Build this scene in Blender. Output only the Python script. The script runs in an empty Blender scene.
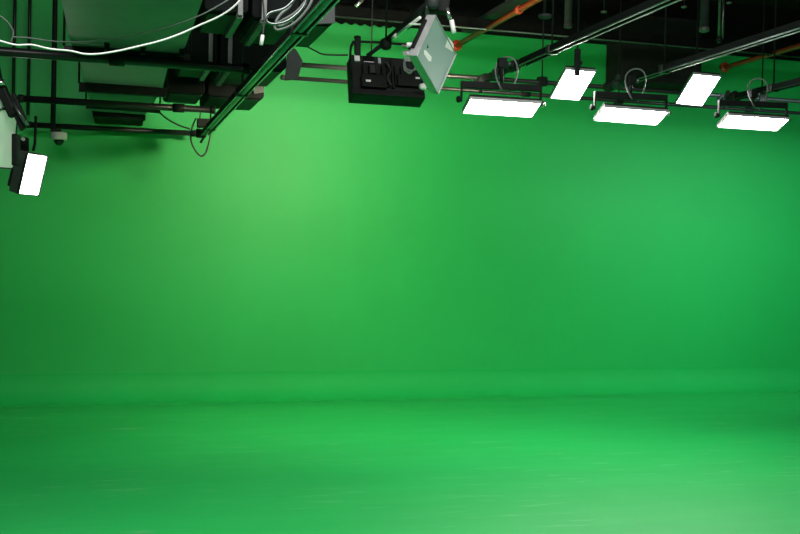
import bpy, bmesh, math, random
from mathutils import Vector as V, Matrix
random.seed(7)
COL = bpy.context.scene.collection
SC = bpy.context.scene

# ------------------------------------------------------------------ camera model
# The two horizontal directions of the room (along the cyclorama = X, towards it = Y) give the lens and the aim.
v1 = V((100-400, 267-249, 0)); v2 = V((3965-400, 267-333, 0))
F = math.sqrt(-(v1.x*v2.x + v1.y*v2.y)); v1.z = v2.z = -F
AY = v1.normalized(); AX = v2.normalized(); AZ = AX.cross(AY)
ROT = Matrix((AX, AY, AZ))            # camera axes -> world axes
CAM = V((0, 0, 1.9))
def at(px, py, y=None, z=None, x=None, d=None):
    r = ROT @ V((px-400, 267-py, -F))
    t = y/r.y if y is not None else (z-CAM.z)/r.z if z is not None else x/r.x if x is not None else d/F
    return CAM + r*t
def cvec(a, d):                       # a camera-aligned offset in pixels at depth d -> metres in the room
    return ROT @ V(a) * (d/F)

# ------------------------------------------------------------------ mesh helpers
class MB:
    def __init__(s): s.bm = bmesh.new()
    def box(s, c, u, v, w, bevel=0.0):        # u, v, w: half-extent vectors
        b = bmesh.new()
        c, u, v, w = V(c), V(u), V(v), V(w)
        P = [b.verts.new(c + u*i + v*j + w*k) for i in (-1,1) for j in (-1,1) for k in (-1,1)]
        for q in ((0,1,3,2),(4,6,7,5),(0,4,5,1),(2,3,7,6),(0,2,6,4),(1,5,7,3)): b.faces.new([P[i] for i in q])
        if bevel: bmesh.ops.bevel(b, geom=b.edges[:], offset=bevel, segments=2, affect='EDGES', profile=.6)
        s.merge(b); return s
    def abox(s, lo, hi, bevel=0.0):
        lo, hi = V(lo), V(hi); h = (hi-lo)/2
        return s.box((lo+hi)/2, (h.x,0,0), (0,h.y,0), (0,0,h.z), bevel)
    def merge(s, b):
        m = {}
        for v in b.verts: m[v] = s.bm.verts.new(v.co)
        for f in b.faces:
            try: g = s.bm.faces.new([m[v] for v in f.verts]); g.smooth = f.smooth
            except ValueError: pass
        b.free()
    def tube(s, pts, r, n=10, closed=False, smooth=True):
        pts = [V(p) for p in pts]; rings = []; N = len(pts)
        rr = r if isinstance(r, (list, tuple)) else [r]*N
        ref = None
        for i, p in enumerate(pts):
            a = pts[(i-1) % N] if (closed or i) else p
            c = pts[(i+1) % N] if (closed or i < N-1) else p
            t = (c-a).normalized()
            if ref is None: ref = t.orthogonal().normalized()
            ref = (ref - t*ref.dot(t))
            ref = ref.normalized() if ref.length > 1e-6 else t.orthogonal().normalized()
            b = t.cross(ref)
            rings.append([s.bm.verts.new(p + (ref*math.cos(k*2*math.pi/n) + b*math.sin(k*2*math.pi/n))*rr[i]) for k in range(n)])
        for i in range(N if closed else N-1):
            A, B = rings[i], rings[(i+1) % N]
            for k in range(n):
                f = s.bm.faces.new((A[k], A[(k+1)%n], B[(k+1)%n], B[k])); f.smooth = smooth
        if not closed:
            s.bm.faces.new(rings[0][::-1]); s.bm.faces.new(rings[-1])
        return s
    def prism(s, poly, ext, bevel=0.0):        # poly: points in the room, ext: extrusion vector
        b = bmesh.new(); ext = V(ext)
        A = [b.verts.new(V(p)) for p in poly]; B = [b.verts.new(V(p)+ext) for p in poly]
        n = len(A)
        b.faces.new(A[::-1]); b.faces.new(B)
        for i in range(n): b.faces.new((A[i], A[(i+1)%n], B[(i+1)%n], B[i]))
        bmesh.ops.recalc_face_normals(b, faces=b.faces[:])
        if bevel: bmesh.ops.bevel(b, geom=b.edges[:], offset=bevel, segments=2, affect='EDGES', profile=.6)
        s.merge(b); return s
    def lathe(s, c, axis, prof, n=20):         # prof: (along axis, radius)
        axis = V(axis).normalized(); a = axis.orthogonal().normalized(); b = axis.cross(a); c = V(c)
        rings = [[s.bm.verts.new(c + axis*h + (a*math.cos(k*2*math.pi/n)+b*math.sin(k*2*math.pi/n))*max(r,1e-4)) for k in range(n)] for h, r in prof]
        for A, B in zip(rings, rings[1:]):
            for k in range(n):
                f = s.bm.faces.new((A[k], A[(k+1)%n], B[(k+1)%n], B[k])); f.smooth = True
        s.bm.faces.new(rings[0][::-1]); s.bm.faces.new(rings[-1])
        return s
    def build(s, name, mat, parent=None):
        org = parent.matrix_world.translation.copy() if parent else None
        if org is None:
            xs = [v.co for v in s.bm.verts]
            lo = V((min(c[i] for c in xs) for i in range(3))); hi = V((max(c[i] for c in xs) for i in range(3)))
            org = V(((lo.x+hi.x)/2, (lo.y+hi.y)/2, lo.z))
            if name in SETTING: org = V((0,0,0))
        for v in s.bm.verts: v.co -= org
        bmesh.ops.recalc_face_normals(s.bm, faces=s.bm.faces[:])
        me = bpy.data.meshes.new(name); s.bm.to_mesh(me); s.bm.free()
        me.materials.append(mat)
        o = bpy.data.objects.new(name, me); COL.objects.link(o)
        if parent:
            o.parent = parent
            o.matrix_world = Matrix.Translation(org)
        else: o.location = org
        bpy.context.view_layer.update()
        return o
SETTING = {'floor','ceiling','wall_back','wall_left','wall_right','wall_front','trim_1','trim_2'}
def tag(o, label=None, cat=None, group=None, kind=None):
    if label: o['label'] = label
    if cat: o['category'] = cat
    if group: o['group'] = group
    if kind: o['kind'] = kind
    return o
def thing(name, loc, label, cat, group=None):
    o = bpy.data.objects.new(name, None); o.empty_display_size = .1
    COL.objects.link(o); o.location = V(loc); bpy.context.view_layer.update()
    return tag(o, label, cat, group)
def struct(name, mb, mat): return tag(mb.build(name, mat), kind='structure')
def spline(pts, k=8):
    pts = [V(p) for p in pts]; out = []
    P = [pts[0]*2-pts[1]] + pts + [pts[-1]*2-pts[-2]]
    for i in range(1, len(P)-2):
        a, b, c, d = P[i-1:i+3]
        for j in range(k):
            t = j/k
            out.append(.5*((2*b) + (c-a)*t + (2*a-5*b+4*c-d)*t*t + (3*b-a-3*c+d)*t**3))
    return out + [pts[-1]]

# ------------------------------------------------------------------ materials
def mat(name, col, rough=.5, metal=0., spec=.5, noise=None, bump=0., emit=None):
    m = bpy.data.materials.new(name); m.use_nodes = True
    nt = m.node_tree; N, L = nt.nodes, nt.links
    p = N['Principled BSDF']
    p.inputs['Roughness'].default_value = rough; p.inputs['Metallic'].default_value = metal
    p.inputs['Specular IOR Level'].default_value = spec
    p.inputs['Base Color'].default_value = (*col, 1)
    tc = N.new('ShaderNodeTexCoord')
    if noise:
        scale, amt = noise
        mp = N.new('ShaderNodeMapping'); L.new(tc.outputs['Object'], mp.inputs['Vector'])
        nz = N.new('ShaderNodeTexNoise'); nz.inputs['Scale'].default_value = scale; nz.inputs['Detail'].default_value = 5
        L.new(mp.outputs[0], nz.inputs['Vector'])
        cr = N.new('ShaderNodeValToRGB'); L.new(nz.outputs['Fac'], cr.inputs['Fac'])
        cr.color_ramp.elements[0].position = .3; cr.color_ramp.elements[1].position = .7
        cr.color_ramp.elements[0].color = (*[c*(1-amt) for c in col], 1)
        cr.color_ramp.elements[1].color = (*[min(1, c*(1+amt)) for c in col], 1)
        L.new(cr.outputs[0], p.inputs['Base Color'])
        if bump:
            bp = N.new('ShaderNodeBump'); bp.inputs['Strength'].default_value = bump; bp.inputs['Distance'].default_value = .01
            L.new(nz.outputs['Fac'], bp.inputs['Height']); L.new(bp.outputs[0], p.inputs['Normal'])
    if emit:
        p.inputs['Emission Color'].default_value = (*emit[0], 1); p.inputs['Emission Strength'].default_value = emit[1]
    return m

GREEN = (.006, .45, .088)
LAMP = 44.0
M = dict(
    wall = mat('green_paint', GREEN, .58, 0, .55, (1.3, .03), .02),
    cove = mat('green_cove_paint', GREEN, .72, 0, .35, (1.3, .03), .02),
    box = mat('matt_black_casing', (.008, .010, .010), .9, 0, .1, (9, .2)),
    black = mat('black_powder_coat', (.008, .010, .010), .65, 0, .2, (14, .3)),
    housing = mat('charcoal_housing', (.009, .012, .012), .6, 0, .25, (18, .25)),
    grey = mat('grey_metal_paint', (.16, .17, .17), .42, .3, .5, (9, .15)),
    darkgrey = mat('dark_grey_paint', (.036, .042, .044), .6, 0, .3, (9, .15)),
    pipe = mat('black_steel_pipe', (.011, .013, .013), .38, 0, .35, (12, .2)),
    alu = mat('worn_aluminium', (.22, .25, .25), .32, .9, .5, (16, .2)),
    bright = mat('bright_aluminium', (.62, .64, .63), .25, .9, .5, (16, .1)),
    plate = mat('dark_plate', (.062, .066, .07), .6, 0, .3, (9, .12)),
    duct = mat('galvanised_sheet', (.23, .19, .205), .5, .1, .4, (2.2, .12)),
    ceil = mat('ceiling_black', (.012, .014, .013), .9, 0, .2, (2, .3)),
    drape = mat('black_drape', (.006, .007, .007), .95, 0, .1, (6, .3)),
    red = mat('red_pipe_enamel', (.80, .10, .045), .25, 0, .6, (10, .12)),
    cable_white = mat('white_cable_sheath', (.85, .88, .86), .45, 0, .5, (20, .05)),
    cable_grey = mat('grey_cable_sheath', (.17, .19, .185), .5, 0, .5, (20, .08)),
    cable_black = mat('black_cable_sheath', (.018, .022, .02), .5, 0, .5, (20, .1)),
    plain_white = mat('white_sticker_and_glint', (.93, .94, .93), .5, 0, .4, (30, .04)),  # plain white for stickers and fittings, also for painted reflections
    paleblue = mat('pale_sticker', (.42, .50, .55), .5, 0, .4, (30, .05)),
    plastic = mat('pale_diffuser_plastic', (.78, .80, .80), .32, 0, .5, (5, .03)),
    silver = mat('grey_light_body', (.48, .50, .50), .4, .3, .5, (14, .12)),
    camwhite = mat('white_camera_plastic', (.62, .64, .62), .4, 0, .5, (20, .04)),
    glass = mat('smoked_dome', (.01, .012, .012), .08, 0, .6, (10, .1)),
    lamp = mat('lit_diffuser', (.9, .9, .9), .5, 0, .3, None, 0, ((1.0, .97, .92), LAMP)),
    glow_teal = mat('unlit_diffuser_added_glow', (.20, .30, .26), .30, 0, .5, None, 0, ((.55, 1.0, .80), .07)),  # unlit panel face: faint glow and reflected green put into its colour
    glow_pale = mat('unlit_pale_diffuser_added_glow', (.55, .66, .56), .30, 0, .5, None, 0, ((.62, 1.0, .62), .16)),  # faint green glow added to the unlit panel at the left edge
    lamp_side = mat('lit_diffuser_side_light', (.9, .9, .9), .5, 0, .3, None, 0, ((1.0, .98, .94), 9.0)),
    lamp_wall = mat('lit_diffuser_wall_side', (.9, .9, .9), .5, 0, .3, None, 0, ((1.0, .88, .60), LAMP*3.4)),
)
def floor_mat():
    m = bpy.data.materials.new('green_floor_paint'); m.use_nodes = True
    nt = m.node_tree; N, L = nt.nodes, nt.links; p = N['Principled BSDF']
    tc = N.new('ShaderNodeTexCoord')
    def noise(scale, sx, sy, detail=4, rz=0):
        mp = N.new('ShaderNodeMapping'); mp.inputs['Scale'].default_value = (sx, sy, 1); mp.inputs['Rotation'].default_value = (0,0,rz)
        L.new(tc.outputs['Object'], mp.inputs['Vector'])
        n = N.new('ShaderNodeTexNoise'); n.inputs['Scale'].default_value = scale; n.inputs['Detail'].default_value = detail
        L.new(mp.outputs[0], n.inputs['Vector']); return n.outputs['Fac']
    def ramp(fac, a, b, ca, cb):
        r = N.new('ShaderNodeValToRGB'); L.new(fac, r.inputs['Fac'])
        r.color_ramp.elements[0].position = a; r.color_ramp.elements[1].position = b
        r.color_ramp.elements[0].color = (*ca, 1); r.color_ramp.elements[1].color = (*cb, 1); return r.outputs[0]
    base = ramp(noise(.8, .5, 1.6), .3, .7, [c*.95 for c in GREEN], [c*1.05 for c in GREEN])
    scuff = ramp(noise(3.2, .6, 3.6, 6), .60, .72, (0,0,0), (1,1,1))
    patch = ramp(noise(.55, 1, 1, 3), .42, .56, (0,0,0), (1,1,1))
    mul = N.new('ShaderNodeMath'); mul.operation = 'MULTIPLY'; L.new(scuff, mul.inputs[0]); L.new(patch, mul.inputs[1])
    mul2 = N.new('ShaderNodeMath'); mul2.operation = 'MULTIPLY'; L.new(mul.outputs[0], mul2.inputs[0]); mul2.inputs[1].default_value = .55
    mix = N.new('ShaderNodeMixRGB'); L.new(mul2.outputs[0], mix.inputs[0]); L.new(base, mix.inputs[1])
    mix.inputs[2].default_value = (.22, .60, .26, 1)
    L.new(mix.outputs[0], p.inputs['Base Color'])
    rg = N.new('ShaderNodeMapRange'); L.new(noise(1.4, .6, 2.4), rg.inputs[0])
    rg.inputs['To Min'].default_value = .42; rg.inputs['To Max'].default_value = .58
    L.new(rg.outputs[0], p.inputs['Roughness'])
    p.inputs['Specular IOR Level'].default_value = .75
    return m
M['floor'] = floor_mat()

# ------------------------------------------------------------------ the setting
YW = 13.46; CR = .34; ZT = 4.98; ZC = 5.75
XL, XR, YF = -5.0, 15.0, -3.0
struct('floor', MB().abox((XL, YF, -.1), (XR, YW+.3, 0)), M['floor'])
def sweep(prof, is_open):
    w = MB()
    rows = [[w.bm.verts.new((x, y, z)) for (y, z) in prof] for x in (XL, XR)]
    for k in range(len(prof)-1):
        f = w.bm.faces.new((rows[0][k], rows[1][k], rows[1][k+1], rows[0][k+1])); f.smooth = True
    return w
w = MB(); w.abox((XL, YW, CR+.004), (XR, YW+.25, ZT)); struct('wall_back', w, M['wall'])
prof = []
for k in range(33):
    a = k/32*math.pi/2
    prof.append((YW-CR + CR*math.sin(a), .007 + (CR-.007)*(1-math.cos(a))))
prof.append((YW, CR+.004))
cove = sweep(prof, True)
cove.abox((XL, YW-CR-.012, .0005), (XR, YW-CR+.0, .007))
cove.abox((XL, YW+.001, 0), (XR, YW+.25, CR))
struct('trim_2', cove, M['cove'])
struct('trim_1', MB().abox((XL, YW-.03, ZT), (XR, YW+.25, ZC)), M['drape'])
struct('ceiling', MB().abox((XL, YF, ZC), (XR, YW+.25, ZC+.1)), M['ceil'])
struct('wall_left', MB().abox((XL-.1, YF, 0), (XL, YW+.25, ZC)), M['drape'])
struct('wall_right', MB().abox((XR, YF, 0), (XR+.1, YW+.25, ZC)), M['drape'])
struct('wall_front', MB().abox((XL, YF-.1, 0), (XR, YF, ZC)), M['drape'])

# ------------------------------------------------------------------ ceiling zone
# black scalloped border along the head of the green wall
b = MB(); x0, x1 = 1.9, 3.95; n = 110
hem = []
for i in range(n+1):
    x = x0 + (x1-x0)*i/n
    hem.append((x, YW-.05 - .02*math.sin(i*.9), ZT - .035*abs(math.sin(i*.45))**.6))
top = [(p[0], p[1], ZT+.25) for p in hem]
b2 = bmesh.new()
A = [b2.verts.new(p) for p in hem]; B = [b2.verts.new(p) for p in top]
A2 = [b2.verts.new((p[0], p[1]+.012, p[2])) for p in hem]; B2 = [b2.verts.new((p[0], p[1]+.012, p[2])) for p in top]
for i in range(n):
    for q in ((A[i],A[i+1],B[i+1],B[i]), (A2[i],B2[i],B2[i+1],A2[i+1]), (A[i],A2[i],A2[i+1],A[i+1]), (B[i],B[i+1],B2[i+1],B2[i])):
        b2.faces.new(q).smooth = True
b.merge(b2)
tag(b.build('hanging_border_curtain', M['drape']), 'narrow black curtain border with scalloped hem on the green wall above the black light head', 'curtain')

# long cross beam under the ceiling
YB = 12.3
zb = at(560, 37, y=YB).z
t = thing('ceiling_beam', (5.5, YB, zb-.09), 'long black beam running level under the ceiling across the top of the green wall', 'beam')
MB().abox((1.4, YB-.05, zb), (14.5, YB+.05, zb+.14), .008).build('web', M['drape'], t)
MB().tube([(1.4, YB-.058, zb), (14.5, YB-.058, zb)], .010, 10).build('lower_lip', M['alu'], t)
for k, xx in enumerate((2.6, 4.9, 8.05, 11.2)):
    MB().tube([(xx, YB, zb+.10), (xx, YB, ZC)], .018, 8).build('hanger_rod', M['alu'], t)

# broad flat strut and red sprinkler pipes along the room
def red_pipe(a, bpt, z, label, yend, flange):
    pa = at(*a, z=z); pb = at(*bpt, z=z); x = (pa.x+pb.x)/2
    t = thing('sprinkler_pipe', (x, yend, z), label, 'pipe')
    MB().tube([(x, 3.2, z), (x, yend, z)], .036, 14).build('pipe', M['red'], t)
    for yy in (5.4, 8.4, 11.2):
        MB().lathe((x, yy, z), (0,1,0), [(0,.036),(.005,.05),(.075,.05),(.08,.036)], 14).build('coupling', M['red'], t)
    if flange: MB().lathe((x, yend-.05, z), (0,1,0), [(0,.036),(.01,.075),(.05,.075)], 16).build('wall_flange', M['red'], t)
    for yy in (6.5, 10.2):
        mb = MB(); mb.tube([(x+.044*math.cos(q), yy, z+.044*math.sin(q)) for q in [i*math.pi/6 for i in range(12)]], .006, 6, True)
        mb.tube([(x, yy, z+.045), (x, yy, ZC)], .006, 6); mb.build('hanger', M['pipe'], t)
    return x
ZR = 4.79
xr1 = red_pipe((535,0), (455,47), ZR, 'red sprinkler pipe running toward the green wall behind the pale tilted square light', YW-.002, True)
xr2 = red_pipe((795,47), (723,68), ZR, 'red sprinkler pipe meeting the green wall above the second tall lit panel', YW-.002, True)
pa = at(522, 0, z=5.0); pb = at(474, 27, z=5.0)
xs = (pa.x+pb.x)/2
t = thing('ceiling_strut', (xs, 10, 4.95), 'wide grey flat strut under the ceiling beside the first red pipe', 'beam')
MB().abox((xs-.11, 3.2, 4.97), (xs+.11, YW-.06, 5.03), .008).build('channel', M['darkgrey'], t)
for yy in (5., 8., 11.):
    MB().tube([(xs-.08, yy, 5.03), (xs-.08, yy, ZC)], .008, 6).build('hanger_rod', M['pipe'], t)
    MB().tube([(xs+.08, yy, 5.03), (xs+.08, yy, ZC)], .008, 6).build('hanger_rod', M['pipe'], t)

# stubs, rods and small fittings hanging from the black ceiling
def drop_tube(px, py, y, r, label, tip):
    p = at(px, py, y=y)
    t = thing('ceiling_drop_tube', p, label, 'tube')
    MB().tube([p+V((0,0,.03)), (p.x, p.y, ZC)], r, 14).build('tube', M['darkgrey'], t)
    MB().lathe(p, (0,0,1), [(0,r*.8),(.006,r*1.12),(.05,r*1.12),(.055,r)], 14).build('end_collar', M[tip], t)
drop_tube(568, 28, 10.6, .042, 'dark drop tube from the ceiling above the first tall lit panel', 'darkgrey')
drop_tube(704, 32, 10.2, .050, 'short thick drop tube with pale lower end left of the thin ceiling rod', 'grey')
p = at(719, 40, y=10.2)
t = thing('ceiling_rod', p, 'thin grey rod hanging from the ceiling above the second tall lit panel', 'rod')
MB().tube([p, (p.x+.0, p.y, ZC)], .016, 10).build('rod', M['alu'], t)
MB().lathe(p, (0,0,-1), [(-.03,.03),(0,.035),(.03,.02)], 12).build('end_fitting', M['pipe'], t)
p = at(545, 17, y=9.0)
t = thing('ceiling_fitting', p, 'small dark dome fitting hanging under the ceiling beside the first red pipe', 'fitting')
MB().lathe(p, (0,0,1), [(-.02,.02),(-.012,.05),(0,.062),(.02,.062),(.03,.02)], 18).build('dome', M['darkgrey'], t)
MB().tube([p+V((0,0,.03)), (p.x,p.y,ZC)], .010, 8).build('stem', M['pipe'], t)
for (px, py, y, lb) in ((604, 13, 10.5, 'small ceiling bolt plate in front of the black wall unit'),
                        (684, 8, 10.5, 'small ceiling bolt plate left of the thin ceiling rod'),
                        (729, 4, 10.5, 'small ceiling bolt plate right of the thin ceiling rod')):
    p = at(px, py, y=y); t = thing('hanging_bolt_plate', p, lb, 'fitting')
    MB().lathe(p, (0,0,1), [(0,.012),(.006,.034),(.02,.034),(.025,.008)], 12).build('plate', M['grey'], t)
    MB().tube([p+V((0,0,.025)), (p.x,p.y,ZC)], .006, 6).build('rod', M['pipe'], t)
for (px, py, dx, y, lb) in ((356, 6, 10, 10.5, 'short shiny bracket under the ceiling above the black light head'),):
    p = at(px, py, y=y); q = at(px+7, py-7, y=y)
    t = thing('ceiling_bracket', p, lb, 'bracket')
    MB().tube([p, q], .018, 8).build('arm', M['bright'], t)
    MB().tube([q, (q.x, q.y, ZC)], .012, 8).build('rod', M['pipe'], t)

# black unit high on the wall
a = at(622, 80, y=YW-.5); c = at(692, 42, y=YW-.5)
t = thing('wall_mounted_ventilation_box', (8, YW-.25, a.z), 'large black box unit mounted high on the green wall behind the middle rail', 'ventilation box')
MB().abox((a.x, YW-.5, a.z), (a.x+1.25, YW-.005, ZT+.35), .015).build('casing', M['ceil'], t)
MB().abox((a.x+.1, YW-.515, a.z+.06), (a.x+1.15, YW-.5, a.z+.10)).build('grille_slot', M['black'], t)

# ------------------------------------------------------------------ pipes of the lighting grid
def xpipe(x0, x1, y, z, label, r=.03, rods=(), couplers=()):
    t = thing('hanging_pipe', ((x0+x1)/2, y, z-r), label, 'pipe')
    MB().tube([(x0,y,z),(x1,y,z)], r, 14).build('tube', M['pipe'], t)
    for e, s in ((x0, -1), (x1, 1)): MB().lathe((e,y,z), (s,0,0), [(-.05,r),(-.048,r*1.18),(.004,r*1.18),(.008,r*.6)], 14).build('end_cap', M['black'], t)
    for c in couplers: MB().lathe((c,y,z), (1,0,0), [(-.06,r),(-.055,r*1.35),(.055,r*1.35),(.06,r)], 14).build('coupler', M['black'], t)
    for rx in rods:
        MB().tube([(rx,y,z+r),(rx,y,ZC)], .008, 8).build('hanger_rod', M['black'], t)
        mb = MB(); mb.box((rx,y,z+.01), (.05,0,0), (0,.042,0), (0,0,.05), .012); mb.build('pipe_clamp', M['black'], t)
    return t
ZG = 3.3
def zy(px, py, z): return at(px, py, z=z).y
y1 = zy(120, 60, ZG+.068); y2 = zy(120, 104.5, ZG+.068); y3 = zy(120, 129.5, ZG+.068)
xpipe(-2.6, 1.12, y1, ZG+.068, 'nearest black cross pipe of the low grid under the wide end of the grey duct', .036, (-2.2,), (.1,))
xpipe(-.80, 1.12, y2, ZG+.068, 'middle black cross pipe of the low grid passing under the grey duct', .034, (), (.75,))
xpipe(-.86, 1.12, y3, ZG+.068, 'farthest black cross pipe of the low grid ending at the tangled rail end', .034)
ZH = 3.8
yp1 = zy(480, 78, ZH); yp2 = zy(450, 89, ZH)
xpipe(1.75, 14.0, yp1, ZH, 'long black cross pipe of the high grid that the three right rails end on', .024, (4.9-.35, 7.3, 9.2), (3.2, 6.3))
xpipe(1.85, 14.0, yp2, ZH, 'long black cross pipe of the high grid farther back, nearest the green wall', .022, (2.85, 5.9, 8.6), (4.7, 7.7))

# Y rails (slotted track) of the grid
def rail(x, y0, y1, z, label, w=.075, tube_r=.014, tube_m='darkgrey', mat_lip='alu'):
    t = thing('hanging_track_rail', (x, (y0+y1)/2, z-.03), label, 'rail')
    h = w/2
    mb = MB(); mb.abox((x-h, y0, z+.018), (x+h, y1, z+.03)); mb.abox((x-h, y0, z-.03), (x-h+.006, y1, z+.018)); mb.abox((x+h-.006, y0, z-.03), (x+h, y1, z+.018))
    mb.build('channel', M['box'], t)
    for s in (-1, 1):
        MB().tube([(x+s*h, y0, z-.032), (x+s*h, y1, z-.032)], .0065, 10).build('lip', M[mat_lip], t)
    MB().tube([(x, y0, z-.008), (x, y1, z-.008)], tube_r, 12).build('conductor_tube', M[tube_m], t)
    yy = y1 - .65
    while yy > y0:
        MB().abox((x-h-.014, yy-.03, z-.045), (x+h+.014, yy+.03, z+.036), .008).build('joint_plate', M['pipe'], t)
        MB().tube([(x, yy, z+.03), (x, yy, ZC)], .009, 8).build('hanger_rod', M['black'], t)
        yy -= 2.7
    return t
xl = at(260, 72, z=ZG).x
yle = zy(205, 133, ZG)
rail(xl, 3.4, yle, ZG, 'long track rail slanting down past the black boxes to its tangled end', .085, .028, 'alu', mat_lip='bright')
xr = [at(575, 39, z=ZH-.06).x, at(720, 51, z=ZH-.06).x, at(780, 86, z=ZH-.06).x]
yre = [zy(540, 57, ZH), zy(650, 75, ZH), zy(752, 92, ZH)]
rl = ['bright track rail of the high grid ending above the first wide lit panel',
      'bright track rail of the high grid ending above the second wide lit panel',
      'dark track rail of the high grid ending above the third wide lit panel']
for x, ye, lb in zip(xr, yre, rl):
    rail(x, 3.4, ye, ZH-.06, lb, .07, mat_lip='alu' if 'bright' in lb else 'pipe')

# rail end trolleys: dark couplings between rail and pipe
def trolley(x, y0, y1, z, label):
    t = thing('hanging_rail_trolley', (x, (y0+y1)/2, z-.06), label, 'trolley')
    MB().box((x,(y0+y1)/2,z), (.028,0,0), (0,(y1-y0)/2,0), (0,0,.032), .01).build('body', M['black'], t)
    L = y1-y0
    for k, f in enumerate((.18, .5, .82)):
        MB().lathe((x, y0+L*f, z), (0,1,0), [(-.07,.03),(-.06,.055),(.06,.055),(.07,.03)], 12).build('collar', M['housing' if k != 1 else 'darkgrey'], t)
    for s in (-1, 1):
        MB().lathe((x+s*.045, y0+L*.34, z+.045), (1,0,0), [(-.012,.035),(.012,.035)], 14).build('wheel', M['darkgrey'], t)
    MB().tube([(x, y1-.05, z-.03),(x+.05, y1-.02, z-.10)], .018, 8).build('lock_handle', M['black'], t)
trolley(xr[0], yre[0], yre[0]+1.25, ZH-.06, 'dark coupling at the end of the first bright rail, above the first wide lit panel')
trolley(xr[1], yre[1], yre[1]+.55, ZH-.06, 'dark coupling at the end of the second bright rail, above the second wide lit panel')
trolley(xr[2], yre[2]+.01, yre[2]+.30, ZH-.06, 'dark coupling at the end of the dark rail, above the third wide lit panel')

# tangled end of the low rail
p = V((xl, yle, ZG))
t = thing('hanging_rail_junction', p, 'black clamp box with a hanging cable loop at the end of the low rail', 'junction box')
MB().box(p+V((-.03,-.12,.10)), (.075,0,0), (0,.06,0), (0,0,.05), .012).build('box', M['black'], t)
MB().lathe(p+V((-.04,.066,0)), (1,0,0), [(-.06,.04),(-.05,.055),(.05,.055),(.06,.04)], 14).build('clamp', M['housing'], t)
MB().tube([p+V((.0,-.02,-.03)), p+V((-.05,.0,-.12))], .014, 8).build('screw_handle', M['black'], t)
lp = [at(*q, y=yle-.1) for q in ((196,118),(192,128),(191,140),(195,150),(201,156),(206,152),(209,142),(211,132),(212,124))]
MB().tube(spline(lp), .010, 8).build('cable_loop', M['cable_black'], t)
MB().tube(spline([at(*q, y=yle-.1) for q in ((201,100),(201,110),(200,118),(203,124),(199,128))]), .008, 8).build('feed_cable', M['cable_black'], t)
tag(MB().tube(spline([at(*q, y=12.2) for q in ((156,109),(166,118),(178,125),(190,129))]), .009, 8).build('hanging_cable', M['cable_black']), 'thin black cord sagging from the grey duct to the tangled rail end', 'cable')

# ------------------------------------------------------------------ grey duct
ZD = 3.46
t = thing('hanging_air_duct', (.2, 9, ZD), 'grey sheet metal air duct narrowing in steps toward the green wall at the upper left', 'air duct')
def duct_section(p0, p1, q0, q1, h, name, m):
    A = [at(*p, z=ZD) for p in (p0, p1)]; B = [at(*p, z=ZD) for p in (q0, q1)]
    mb = MB(); bm = bmesh.new()
    P = [bm.verts.new(p) for p in (A[0], A[1], B[1], B[0])]; Q = [bm.verts.new(p.co+V((0,0,h))) for p in P]
    bm.faces.new(P); bm.faces.new(Q[::-1])
    for i in range(4): bm.faces.new((P[i], P[(i+1)%4], Q[(i+1)%4], Q[i]))
    bmesh.ops.bevel(bm, geom=bm.edges[:], offset=.012, segments=2, affect='EDGES'); mb.merge(bm)
    mb.build(name, m, t); return A, B
a0 = at(45,-70, z=ZD); 
duct_section((48,-60), (225,-57), (71,46), (183,54), .5, 'duct_section', M['duct'])
duct_section((79,58), (169,64), (83,82), (163,88), .42, 'duct_section', M['duct'])
duct_section((87,92), (158,97), (92,111), (146,115), .36, 'duct_section', M['duct'])
duct_section((93,113), (144,117), (95,126), (142,129), .30, 'outlet_box', M['black'])
def flange(pl, pr, dz, th, m='black', up=.0):
    a = at(*pl, z=ZD); c = at(*pr, z=ZD); mid = (a+c)/2; u = (c-a)/2
    v = V((-u.y, u.x, 0)).normalized()*th
    MB().box(mid+V((0,0,-dz/2+up)), u, v, (0,0,dz/2+.005), .006).build('hanger_bar', M[m], t)
    for e in (a, c):
        MB().tube([e+V((0,0,.0)), (e.x, e.y, ZC)], .010, 8).build('hanger_rod', M['black'], t)
flange((64,46), (190,55), .05, .025, 'darkgrey')
flange((79,83), (167,89), .075, .04)
flange((86,104), (160,109), .04, .03)
flange((93,113), (145,117), .04, .03)
for (px, py) in ((107,46), (143,50), (182,52)):
    p = at(px, py, z=ZD-.02)
    MB().box(p, (.02,0,0), (0,.03,0), (0,0,.035), .006).build('bracket', M['black'], t)

# ------------------------------------------------------------------ two columns of black hanging boxes
def black_box(x0, x1, y0, y1, z, h, label, cap, rails):
    t = thing('hanging_equipment_box', ((x0+x1)/2, (y0+y1)/2, z), label, 'equipment box', 'black boxes hanging in two columns')
    ch = .10
    # section in X-Z, the lower right edge chamfered, extruded along Y
    poly = [(x0,y0,z+.02),(x0+.02,y0,z),(x1-.02,y0,z),(x1,y0,z+.02),(x1,y0,z+h),(x0,y0,z+h)]
    MB().prism(poly, (0, y1-y0, 0), .008).build('casing', M['box'], t)
    MB().abox((x0+.03, y0+.06, z-.012), (x1-.03, y1-.06, z+.001), .004).build('bottom_plate', M['housing'], t)
    if cap:
        MB().prism([at(*q, y=y0-.022) for q in cap], (0,.02,0), .003).build('end_plate', M['plate'], t)
    for xx in rails:
        MB().abox((xx-.022, y0-.03, z-.045), (xx+.022, y1-.1, z-.012), .006).build('mounting_rail', M['grey'], t)
        MB().abox((xx-.018, y0-.05, z-.03), (xx+.018, y0-.02, z+.28), .005).build('mounting_strap', M['grey'], t)
    for xx in (x0+.08, x1-.08):
        MB().tube([(xx,(y0+y1)/2,z+h), (xx,(y0+y1)/2,ZC)], .012, 8).build('hanger_rod', M['black'], t)
ZBS = (3.56, 3.56, 3.445)
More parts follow.
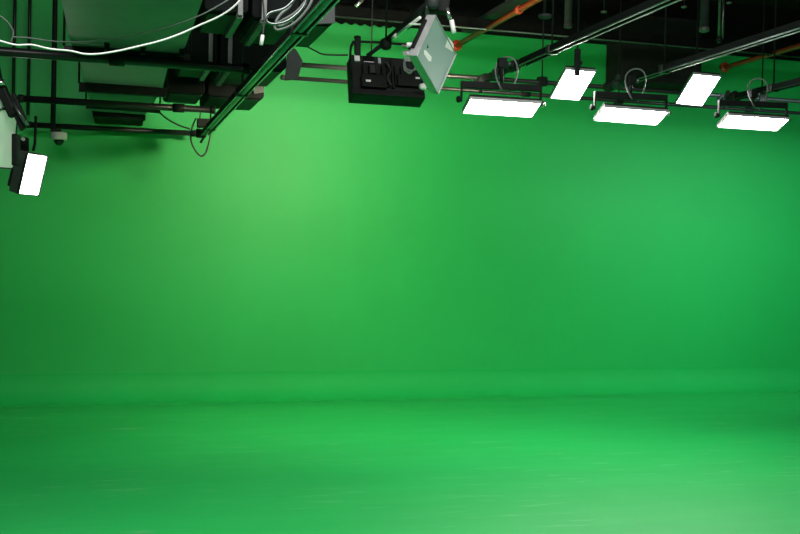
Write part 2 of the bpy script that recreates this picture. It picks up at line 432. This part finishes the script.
CAPS = [((318,-8),(335,-8),(335,23),(309,24.5)), ((288,46),(296,49),(303,61),(298,79),(285,80.5)), ((253,86),(256,82.5),(263,84),(264,92),(254,94))]
for k, (f0, f1) in enumerate((((335,24),(312,48)), ((286,70),(274,87)), ((264,99),(260,111)))):
    ZB = ZBS[k]
    def bx(px, py): return at(px, py, z=ZB)
    a, c = bx(*f0), bx(*f1)
    y0, y1 = a.y, c.y
    xR = a.x; xM = bx((238,226,215)[k], f0[1]-6).x; xM = .98 if k == 0 else .98
    nm = ('nearest', 'middle', 'farthest')[k]
    black_box(xM+.02, xR, y0, y1, ZB, .75-.1*k, '%s of the three black boxes with grey end plates beside the long low rail' % nm, CAPS[k], (xM+.10,) if k < 2 else ())
    xL_ = (.66, .65, .60)[k]
    black_box(xL_, xM-.02, y0-.10, y1-.25, ZB, .75-.1*k, '%s of the three plain black boxes hanging between the grey duct and the end-plated boxes' % nm, False, (xM-.08,) if k < 2 else ())
p = at(261, 45, y=7.2)
t = thing('hanging_lamp_connector', p, 'small white plug dangling in front of the black boxes', 'plug')
MB().tube([p, p+V((.01,0,.07))], .014, 10).build('plug', M['plain_white'], t)
MB().tube(spline([p+V((.01,0,.07)), p+V((.02,.02,.2)), p+V((0,.02,.42))]), .006, 8).build('lead', M['cable_black'], t)
# grey cable bundle looped over the low rail
cb = [[(300,-6),(285,8),(270,13),(266,20),(272,24),(285,22),(297,14),(305,4),(308,-8)],
      [(310,-4),(296,12),(283,20),(275,25),(277,30),(288,27),(298,20),(308,8),(314,-4)],
      [(296,-8),(290,6),(281,14),(276,22),(280,26),(290,21),(301,10)]]
for k, c in enumerate(cb):
    yy = 5.45 + .04*k
    tag(MB().tube(spline([at(*q, y=yy) for q in c]), .0072, 8).build('hanging_cable_loop', M['cable_grey' if k else 'alu']),
        ('outer grey cable loop coiled above the low rail', 'lowest grey cable loop coiled above the low rail', 'inner grey cable loop coiled above the low rail')[k], 'cable', 'grey cable loops over the low rail')

# ------------------------------------------------------------------ slack cables at the upper left
c1 = [(-14,37),(0,41),(16,45),(32,45),(50,49),(70,51),(84,54),(98,54),(118,51),(140,46),(160,41),(180,34),(200,25),(218,17),(232,8),(244,-4)]
tag(MB().tube(spline([at(*q, y=5.6) for q in c1]), .0052, 10).build('hanging_cable', M['cable_white']), 'thick white cable sagging across in front of the grey duct', 'cable')
c2 = [(12,37),(30,38),(50,41),(72,42),(95,41),(118,39),(140,34),(165,28),(185,21),(205,13),(228,0),(236,-5)]
tag(MB().tube(spline([at(*q, y=6.2) for q in c2]), .0042, 8).build('hanging_cable', M['cable_grey']), 'thin grey cable sagging just above the thick white cable', 'cable')
c3 = [(-4,14),(3,18),(9,24),(13,31),(13,36),(11,42)]
tag(MB().tube(spline([at(*q, y=6.2) for q in c3]), .0042, 8).build('hanging_cable', M['cable_grey']), 'short grey cable end curling down at the far upper left', 'cable')
c4 = [(306,46),(316,51),(322,54),(334,55),(348,55)]
tag(MB().tube(spline([at(*q, y=9.4) for q in c4]), .008, 8).build('hanging_cable', M['cable_black']), 'thin black cable between the black boxes and the black light head', 'cable')

# ------------------------------------------------------------------ dome camera on its pole
p = at(59, 137, y=12.9)
t = thing('hanging_dome_camera', p-V((0,0,.12)), 'small white dome security camera under a dark pole near the green wall', 'security camera')
MB().lathe(p, (0,0,-1), [(-.055,.06),(-.05,.092),(.02,.096),(.035,.085)], 24).build('housing', M['camwhite'], t)
MB().lathe(p-V((0,0,.035)), (0,0,-1), [(0,.062),(.03,.056),(.055,.036),(.066,.012)], 20).build('dome', M['glass'], t)
MB().tube([p+V((-.07,0,.09)), (p.x-.07, p.y, ZC)], .030, 12).build('pole', M['black'], t)
MB().box(p+V((-.035,0,.07)), (.06,0,0), (0,.04,0), (0,0,.018), .006).build('bracket', M['black'], t)
for (px, lb) in ((13, 'thin dark rod before the upper green wall, first from the frame edge'), (28, 'thin dark rod before the upper green wall, next to the camera pole')):
    a = at(px, 110, y=13.3)
    tag(MB().tube([(a.x, 13.3, 3.5), (a.x, 13.3, ZC)], .020, 8).build('hanging_rod', M['pipe']), lb, 'rod')

# ------------------------------------------------------------------ LED panel lights
def rrect(c, u, v, hu, hv, r, n=5):
    pts = []
    for sx, sy, a0 in ((1,1,0),(-1,1,90),(-1,-1,180),(1,-1,270)):
        for k in range(n+1):
            a = math.radians(a0 + 90*k/n)
            pts.append(c + u*(sx*(hu-r) + r*math.cos(a)) + v*(sy*(hv-r) + r*math.sin(a)))
    return pts
def led_head(t, c, u, v, W, H, face, T=.11, body='housing', fw=.026, frame='darkgrey'):
    """c: middle of the face, u: unit width axis, v: unit height axis; the face looks along n"""
    n = u.cross(v).normalized()
    MB().box(c - n*(T/2+.004), u*(W/2+fw-.001), v*(H/2+fw-.001), n*(T/2), min(.012, fw)).build('housing', M[body], t)
    fr = MB()
    for s in (-1, 1):
        fr.box(c + v*(s*(H/2+fw/2)) + n*.004, u*(W/2+fw+.001), v*(fw/2), n*.014, .003)
        fr.box(c + u*(s*(W/2+fw/2)) + n*.004, u*(fw/2), v*(H/2), n*.014, .003)
    fr.build('front_frame', M[frame], t)
    MB().prism(rrect(c - n*.002, u, v, W/2+.002, H/2+.002, .018), n*.008).build('diffuser', face, t)
    fins = MB()
    for k in range(9):
        fins.box(c - n*(T+.02) + u*((k-4)/4*(W/2-.08)), u*.006, v*(H/2-.08), n*.022)
    fins.build('heat_sink', M['black'], t)
    return n
def yoke(t, c, u, n, W, top, m='black', knobm='bright', back=.05):
    """U-shaped bracket from the two pivots up to a bar at height top above the face"""
    z = V((0,0,1)); pv = c - n*back
    uh = V((u.x, u.y, 0)).normalized()
    e = W/2 + .05
    mb = MB()
    for s in (-1, 1):
        mb.box(pv + u*(s*e) + z*(top/2), uh*.006, uh.cross(z)*.02, z*(top/2+.02), .003)
    mb.box(pv + z*(top+.01), uh*(e+.006), uh.cross(z)*.024, z*.030, .006)
    yk_ = mb.build('yoke', M[m], t)
    for s in (-1, 1):
        MB().lathe(pv + u*(s*(e+.006)), u*s, [(0,.016),(.012,.03),(.03,.03),(.036,.02)], 14).build('tilt_knob', M[knobm if s > 0 else 'black'], yk_)
    return pv + z*(top+.04)
def stem(t, a, b, m='black'):
    MB().tube([a, b], .016, 10).build('stem', M[m], t)
    mb = MB(); mb.box(b, (.04,0,0), (0,.03,0), (0,0,.045), .01); pc = mb.build('pipe_clamp', M['black'], t)
    MB().lathe(b+V((.04,0,0)), (1,0,0), [(0,.01),(.02,.01),(.022,.022),(.04,.022)], 10).build('clamp_screw', M['alu'], pc)
def loop(t, c, rx, rz, u, tilt=0):
    pts = []
    for k in range(20):
        a = math.radians(-62 + k/19*304)
        pts.append(c + u*(rx*math.cos(a)) + V((0,0,1))*(rz*math.sin(a)) + u.cross(V((0,0,1)))*(.05*math.sin(a*2)))
    MB().tube(pts, .0075, 8).build('safety_cable', M['cable_grey'], t)

TILT = math.radians(38)
X = V((1,0,0))
def back_panel(center_px, d, W, H, label, group, yaw, tilt, roll):
    c = at(*center_px, d=d); yaw, tilt, roll = (math.radians(q) for q in (yaw, tilt, roll))
    u = V((math.cos(yaw), math.sin(yaw), 0)); y_ = V((-math.sin(yaw), math.cos(yaw), 0))
    v = y_*(-math.cos(tilt)) + V((0,0,1))*math.sin(tilt)          # from the far low edge to the near high edge
    u, v = u*math.cos(roll) + v*math.sin(roll), v*math.cos(roll) - u*math.sin(roll)
    t = thing('hanging_led_panel', (c.x, c.y, c.z-.2), label, 'studio light', group)
    n = led_head(t, c, u, v, W, H, M['lamp'], T=.03, fw=.010, frame='silver')
    return t, c, u, v, n
yaw0 = 0.0
wide_l = ['wide lit white panel just right of the black light head',
          'wide lit white panel between the two tall lit panels, middle of the row of three',
          'wide lit white panel under the dark rail, last of the row of three']
for k, (cp, d, ya, ti, ro) in enumerate((((501.6,106.9), 9.35, -6.5, 20, -1.5), ((631,115), 10.1, -9, 21, -4), ((753.1,122), 10.75, -12, 20, -4))):
    t, c, u, v, n = back_panel(cp, d, .645, .26, wide_l[k], 'wide lit panels over the stage', ya, ti, ro)
    top = yoke(t, c, u, n, .645, .13)
    stem(t, top, V((top.x, top.y, ZH-.14)))
    loop(t, V((top.x+.03, top.y-.03, top.z+.07)), .10, .165, u)
tall_l = ['tall lit white panel hanging behind a short dark post',
          'tall lit white panel hanging below the red pipe end, without a post in front']
for k, (cp, d, W_, H_, ya, ti, ro) in enumerate((((572.6,84), 10.2, .288, .50, -11, 24, -4), ((697.8,89.3), 11.0, .283, .49, -16, 29, -7))):
    t, c, u, v, n = back_panel(cp, d, W_, H_, tall_l[k], 'tall lit panels over the stage', ya, ti, ro)
    if k == 0:
        a = at(577, 76, y=c.y-.32); bq = V((a.x, a.y, at(577, 49, y=c.y-.32).z))
        MB().box((a+bq)/2, (.026,0,0), (0,.02,0), (0,0,(bq.z-a.z)/2), .006).build('mounting_post', M['black'], t)
        MB().tube([bq, (bq.x, bq.y, ZC)], .008, 8).build('drop_rod', M['black'], t)
        MB().tube([a+V((0,.0,.08)), c + v*(H_/2+.03) - n*.06], .016, 8).build('support_arm', M['black'], t)
    else:
        q = c - n*.13
        MB().tube([q + n*.09, q, V((q.x, q.y, ZC))], .012, 8).build('hanger_rod', M['black'], t)

# black light head seen from behind, washing the wall
d = 9.9
c = at(387, 79, d=d); tl = math.radians(18)
u = V((-1,0,0)); v = V((0, math.sin(tl), math.cos(tl))); n = u.cross(v)
c = c + n*.12
t = thing('hanging_wall_wash_light', (c.x, c.y, c.z-.2), 'black light head seen from behind with small white stickers, turned to the green wall', 'studio light')
led_head(t, c, u, v, .66, .37, M['lamp_wall'], T=.16, body='housing')
bk = c - n*.166
def on_back(px, py, off=0.):
    q = at(px, py, d=d); r = q - CAM; k_ = (bk - n*off - CAM).dot(n)/r.dot(n); return CAM + r*k_
def back_plate(name, x0, y0, x1, y1, th, m, bev=.004):
    a, b_ = on_back(x0, y0), on_back(x1, y1); mid = (a+b_)/2
    dx = abs((b_-a).dot(u))/2; dv = abs((b_-a).dot(v))/2
    return MB().box(mid - n*(th/2), u*dx, v*dv, n*(th/2), bev).build(name, M[m], t)
back_plate('bottom_rim', 350, 90, 424, 100, .045, 'black', .008)
back_plate('power_supply', 360, 76, 386, 90, .05, 'black', .008)
back_plate('power_supply', 396, 76, 421, 89, .05, 'black', .008)
back_plate('control_panel', 368, 66, 377, 74.5, .03, 'darkgrey')
back_plate('display', 363, 56.5, 374, 63, .012, 'glass')
back_plate('sticker_or_glint', 354, 55.5, 359.5, 62, .02, 'plain_white', .001)
back_plate('sticker_or_glint', 377.5, 58.5, 380.5, 64.5, .02, 'paleblue', .001)
back_plate('sticker_or_glint', 364.5, 82, 369.5, 84.3, .054, 'plain_white', .001)
back_plate('sticker_or_glint', 414, 79.5, 418.5, 81.5, .054, 'plain_white', .001)
for (a, b_) in (((387,60),(388,88)), ((391,60),(393,89))):
    MB().box((on_back(*a)+on_back(*b_))/2 - n*.015, u*.012, (on_back(*a)-on_back(*b_))/2, n*.015, .004).build('back_rib', M['black'], t)
MB().tube(spline([on_back(*q) - n*.05 for q in ((403,62),(404,70),(408,73),(413,72),(414,67))]), .011, 8).build('cable', M['cable_grey'], t)
MB().tube(spline([on_back(*q) - n*.05 for q in ((384,64),(389,72),(386,80),(390,88))]), .011, 8).build('cable', M['cable_black'], t)
q = at(421.5, 86.5, d=9.75)
MB().lathe(q, -u, [(-.02,.02),(0,.028),(.02,.034),(.035,.034),(.045,.02)], 16).build('tilt_knob', M['plain_white'], t)
# yoke of the black head
yk = MB(); Y0 = c.y - .10
P = [at(*q, y=Y0) for q in ((350.5,72),(350.5,50),(353,43.5),(358,41.5),(400,44),(412,46))]
yk.tube(spline(P, 6), .012, 8); yk.build('yoke', M['black'], t)
a, b_ = at(357.5, 56, y=Y0), at(357.5, 39, y=Y0)
MB().box((a+b_)/2, (.028,0,0), (0,.025,0), (0,0,(b_.z-a.z)/2), .008).build('yoke_post', M['black'], t)
MB().lathe(b_, (0,0,1), [(0,.03),(.02,.034),(.03,.02)], 14).build('post_cap', M['housing'], t)
MB().tube([at(367, 56, y=Y0), at(386, 42, y=Y0)], .020, 8).build('brace', M['black'], t)
MB().tube([at(386, 42, y=Y0), V((at(386,42,y=Y0).x, Y0, ZC))], .010, 8).build('hanger_rod', M['black'], t)

# telescopic hanger with bright rod
a, b_ = at(386, 41, y=9.0), at(427, 4, y=8.2)
t = thing('hanging_telescopic_arm', a, 'slanting arm with a shiny white rod above the black light head', 'arm')
MB().tube([a, b_], .024, 12).build('outer_sleeve', M['black'], t)
MB().tube([at(393,38,y=8.75), at(396.5,35.2,y=8.66)], .017, 12).build('rod_tip', M['plain_white'], t)
MB().tube([at(397.5,34.5,y=8.64), at(420,17.5,y=8.1)], .013, 12).build('bright_rod', M['plain_white'], t)
MB().tube([b_, V((b_.x, b_.y, ZC))], .02, 8).build('hanger_rod', M['black'], t)
MB().lathe(at(386,44,y=9.0), (0,0,1), [(-.05,.03),(-.03,.05),(.03,.05),(.05,.03)], 14).build('swivel', M['black'], t)
MB().tube([at(409,24,y=8.2), at(421,24.5,y=8.2)], .008, 8).build('cross_pin', M['plain_white'], t)

# pale unlit square light, faint glow added to its diffuser
d = 8.0
s = d/F
Av = cvec((-19,-44,17), d); Bv = cvec((23,-29,-49), d)       # TL->L and TL->R edges
c = at(435.5, 55, d=d)
lu = Bv.normalized(); lv = (-(Av - lu*Av.dot(lu))).normalized()
if lu.cross(lv).dot(CAM-c) < 0: lu = -lu
t = thing('hanging_square_light', (c.x, c.y, c.z-.25), 'pale green-grey square light tilted on its corner beside the black light head', 'studio light')
n = led_head(t, c, lu, lv, Bv.length-.01, Av.length-.01, M['glow_teal'], T=.06, body='silver', fw=.005, frame='silver')
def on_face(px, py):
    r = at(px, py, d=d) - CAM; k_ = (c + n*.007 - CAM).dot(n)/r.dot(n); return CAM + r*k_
def face_glint(pts): MB().prism([on_face(*q) for q in pts], n*.0015).build('sticker_or_glint', M['plain_white'], t)  # white patches painted on the face to stand for light reflections
face_glint(((448,37),(453.5,44),(453,52),(445,47)))
face_glint(((424,50),(426,50.5),(431.5,57),(431,61.5),(428.5,61),(424,54)))
# body stripes and brackets on the visible side
side = c - n*.09
for k, f in enumerate((-.30, .05)):
    q = c - lu*0
MB().box(c - n*.045 - lu*(Bv.length/2+.012), lu*.010, lv*(Av.length*.34), n*.014, .004).build('side_rail', M['black'], t)
MB().tube([at(402,45.5,d=d), at(420,48,d=d-.1)], .008, 8).build('grip_pin', M['silver'], t)
MB().lathe(at(413,45,d=d-.12), cvec((1,0,0),d), [(-.05,.012),(-.045,.02),(-.01,.02),(0,.012)], 12).build('grip_knob', M['plain_white'], t)
MB().box(at(418,46,d=d-.13), cvec((8,1,0),d), cvec((-.6,3,0),d), n*.02, .005).build('clamp_bar', M['black'], t)
for (pp, rr, mm, nm) in ((((428,-2),(427,6),(427.5,18)), .016, 'alu', 'yoke_arm'), (((447,8),(450,19)), .016, 'bright', 'yoke_arm'), (((451.5,20),(454,33)), .018, 'plain_white', 'yoke_arm')):
    MB().tube([at(*q, d=d-.05) for q in pp], rr, 10).build(nm, M[mm], t)
MB().box(at(437, 6, d=d), cvec((12,-1,0),d), cvec((1,7,0),d), cvec((0,0,8),d), .015).build('yoke_mount', M['black'], t)
MB().lathe(at(433, 2, d=d-.1), (0,0,1), [(-.05,.03),(-.03,.05),(.03,.05),(.05,.03)], 12).build('swivel', M['darkgrey'], t)
MB().tube([at(437, 0, d=d), V((at(437,0,d=d).x, at(437,0,d=d).y, ZC))], .022, 10).build('hanger_rod', M['black'], t)
for (x_, y_) in ((409,59),(407,53),(411,52)):
    MB().box(at(x_, y_, d=d+.02), cvec((2.2,.6,0),d), cvec((-.6,2,0),d), n*.02, .004).build('latch', M['silver'], t)
MB().tube(spline([at(*q, d=d+.1) for q in ((404,62),(405,70),(410,73),(414,69))]), .009, 8).build('power_lead', M['cable_grey'], t)

# left lights: one lit, one unlit with an added faint glow, nearer the frame edge
d = 9.5
c = at(32.3, 174.5, d=d)
hd = math.radians(-90 + 56 - 3.5); td = math.radians(15)
n0 = V((math.cos(hd)*math.cos(td), math.sin(hd)*math.cos(td), -math.sin(td)))
u = V((-math.sin(hd), math.cos(hd), 0)); v = n0.cross(u); 
t = thing('hanging_led_panel', (c.x, c.y, c.z-.25), 'small upright lit white panel hanging below the white dome camera, beside the pale panel', 'studio light')
led_head(t, c, u, v, .255, .37, M['lamp_side'], T=.10, body='grey', fw=.008)
bq = c - n0*.14
MB().box(bq - V((0,0,.02)), u*.08, v*.14, n0*.05, .01).build('power_supply', M['darkgrey'], t)
tp = at(35, 143, d=d)
MB().tube([c + v*.21 - n0*.05, tp, tp+V((0,.05,.25))], .013, 8).build('hanger', M['black'], t)
MB().lathe(at(23,139,d=d-.1), (0,-1,0), [(-.02,.02),(0,.022),(.012,.016)], 12).build('tilt_knob', M['bright'], t)
MB().box(at(21,147,d=d+.05), cvec((6,0,0),d), cvec((0,10,0),d), n0*.03, .01).build('bracket', M['housing'], t)

d = 7.2
c = at(-6, 138, d=d); hd = math.radians(-90+20); td = math.radians(12)
n0 = V((math.cos(hd)*math.cos(td), math.sin(hd)*math.cos(td), -math.sin(td)))
u = V((-math.sin(hd), math.cos(hd), 0)); v = n0.cross(u)
t = thing('hanging_led_panel', (c.x, c.y, c.z-.25), 'large pale green panel light with dark barn doors, cut by the frame edge', 'studio light')
led_head(t, c, u, v, .28, .40, M['glow_pale'], T=.12, body='housing', fw=.008)
def on_face2(px, py):
    r = at(px, py, d=d) - CAM; k_ = (c + n0*.007 - CAM).dot(n0)/r.dot(n0); return CAM + r*k_
MB().prism([on_face2(*q) for q in ((-6,97),(1,97),(2.5,103),(1.5,112),(-6,116))], n0*.001).build('sticker_or_glint', M['plain_white'], t)  # white patch on the upper part of the face
MB().box(at(6,98,d=d-.05), cvec((8,-18,0),d), cvec((4,2,0),d), cvec((0,0,5),d), .01).build('barn_door', M['housing'], t)
MB().tube([at(13,103,d=d-.12), at(27,125,d=d-.12)], .011, 8).build('barn_door_edge', M['alu'], t)
MB().box(at(18,112,d=d-.05), cvec((7,-16,0),d), cvec((4,3,0),d), cvec((0,0,3),d), .006).build('barn_door', M['housing'], t)
MB().box(at(16,150,d=d+.05), cvec((3,0,0),d), cvec((0,16,0),d), cvec((0,0,5),d), .01).build('side_cover', M['housing'], t)
MB().tube([at(0,82,d=d), at(-4,60,d=d), V((at(-4,60,d=d).x, at(-4,60,d=d).y, ZC))], .02, 8).build('hanger_rod', M['black'], t)
MB().lathe(at(1,83,d=d-.1), (1,0,0), [(-.03,.014),(0,.02),(.03,.014)], 12).build('pivot', M['bright'], t)

# ------------------------------------------------------------------ unseen fill lamps added for the stage floor and right wall
def area(name, loc, target, sx, sy, power, col=(1,1,1), spread=180):
    l = bpy.data.lights.new(name, 'AREA'); l.shape = 'RECTANGLE'; l.size = sx; l.size_y = sy; l.energy = power; l.color = col
    l.spread = math.radians(spread)
    o = bpy.data.objects.new(name, l); COL.objects.link(o); o.location = loc
    o.rotation_euler = (V(target)-V(loc)).to_track_quat('-Z', 'Y').to_euler()
    return o
area('added_fill_stage', (1.7, 3.8, 5.6), (2.0, 6.6, 0), 7.0, 1.2, 370, (1,.98,.93), 172)  # added area light without a fixture, brightens the near floor
area('added_fill_wall', (8.6, 9.9, 3.7), (9.0, 13.4, 1.6), 4.5, .3, 40, (.74,1,.94), 105)  # added area light without a fixture, brightens the right of the wall

wd = bpy.data.worlds.new('studio_dark'); SC.world = wd; wd.use_nodes = True
wd.node_tree.nodes['Background'].inputs[0].default_value = (.6, .8, .7, 1)
wd.node_tree.nodes['Background'].inputs[1].default_value = .02

# ------------------------------------------------------------------ camera and view
cam = bpy.data.cameras.new('camera'); cam.sensor_width = 36; cam.lens = F*36/800; cam.clip_end = 100
co = bpy.data.objects.new('camera', cam); COL.objects.link(co)
co.matrix_world = Matrix.Translation(CAM) @ ROT.to_4x4()
SC.camera = co
vs = SC.view_settings
vs.view_transform = 'Standard'; vs.look = 'None'; vs.exposure = 0.4; vs.gamma = 1.0; vs.use_curve_mapping = False
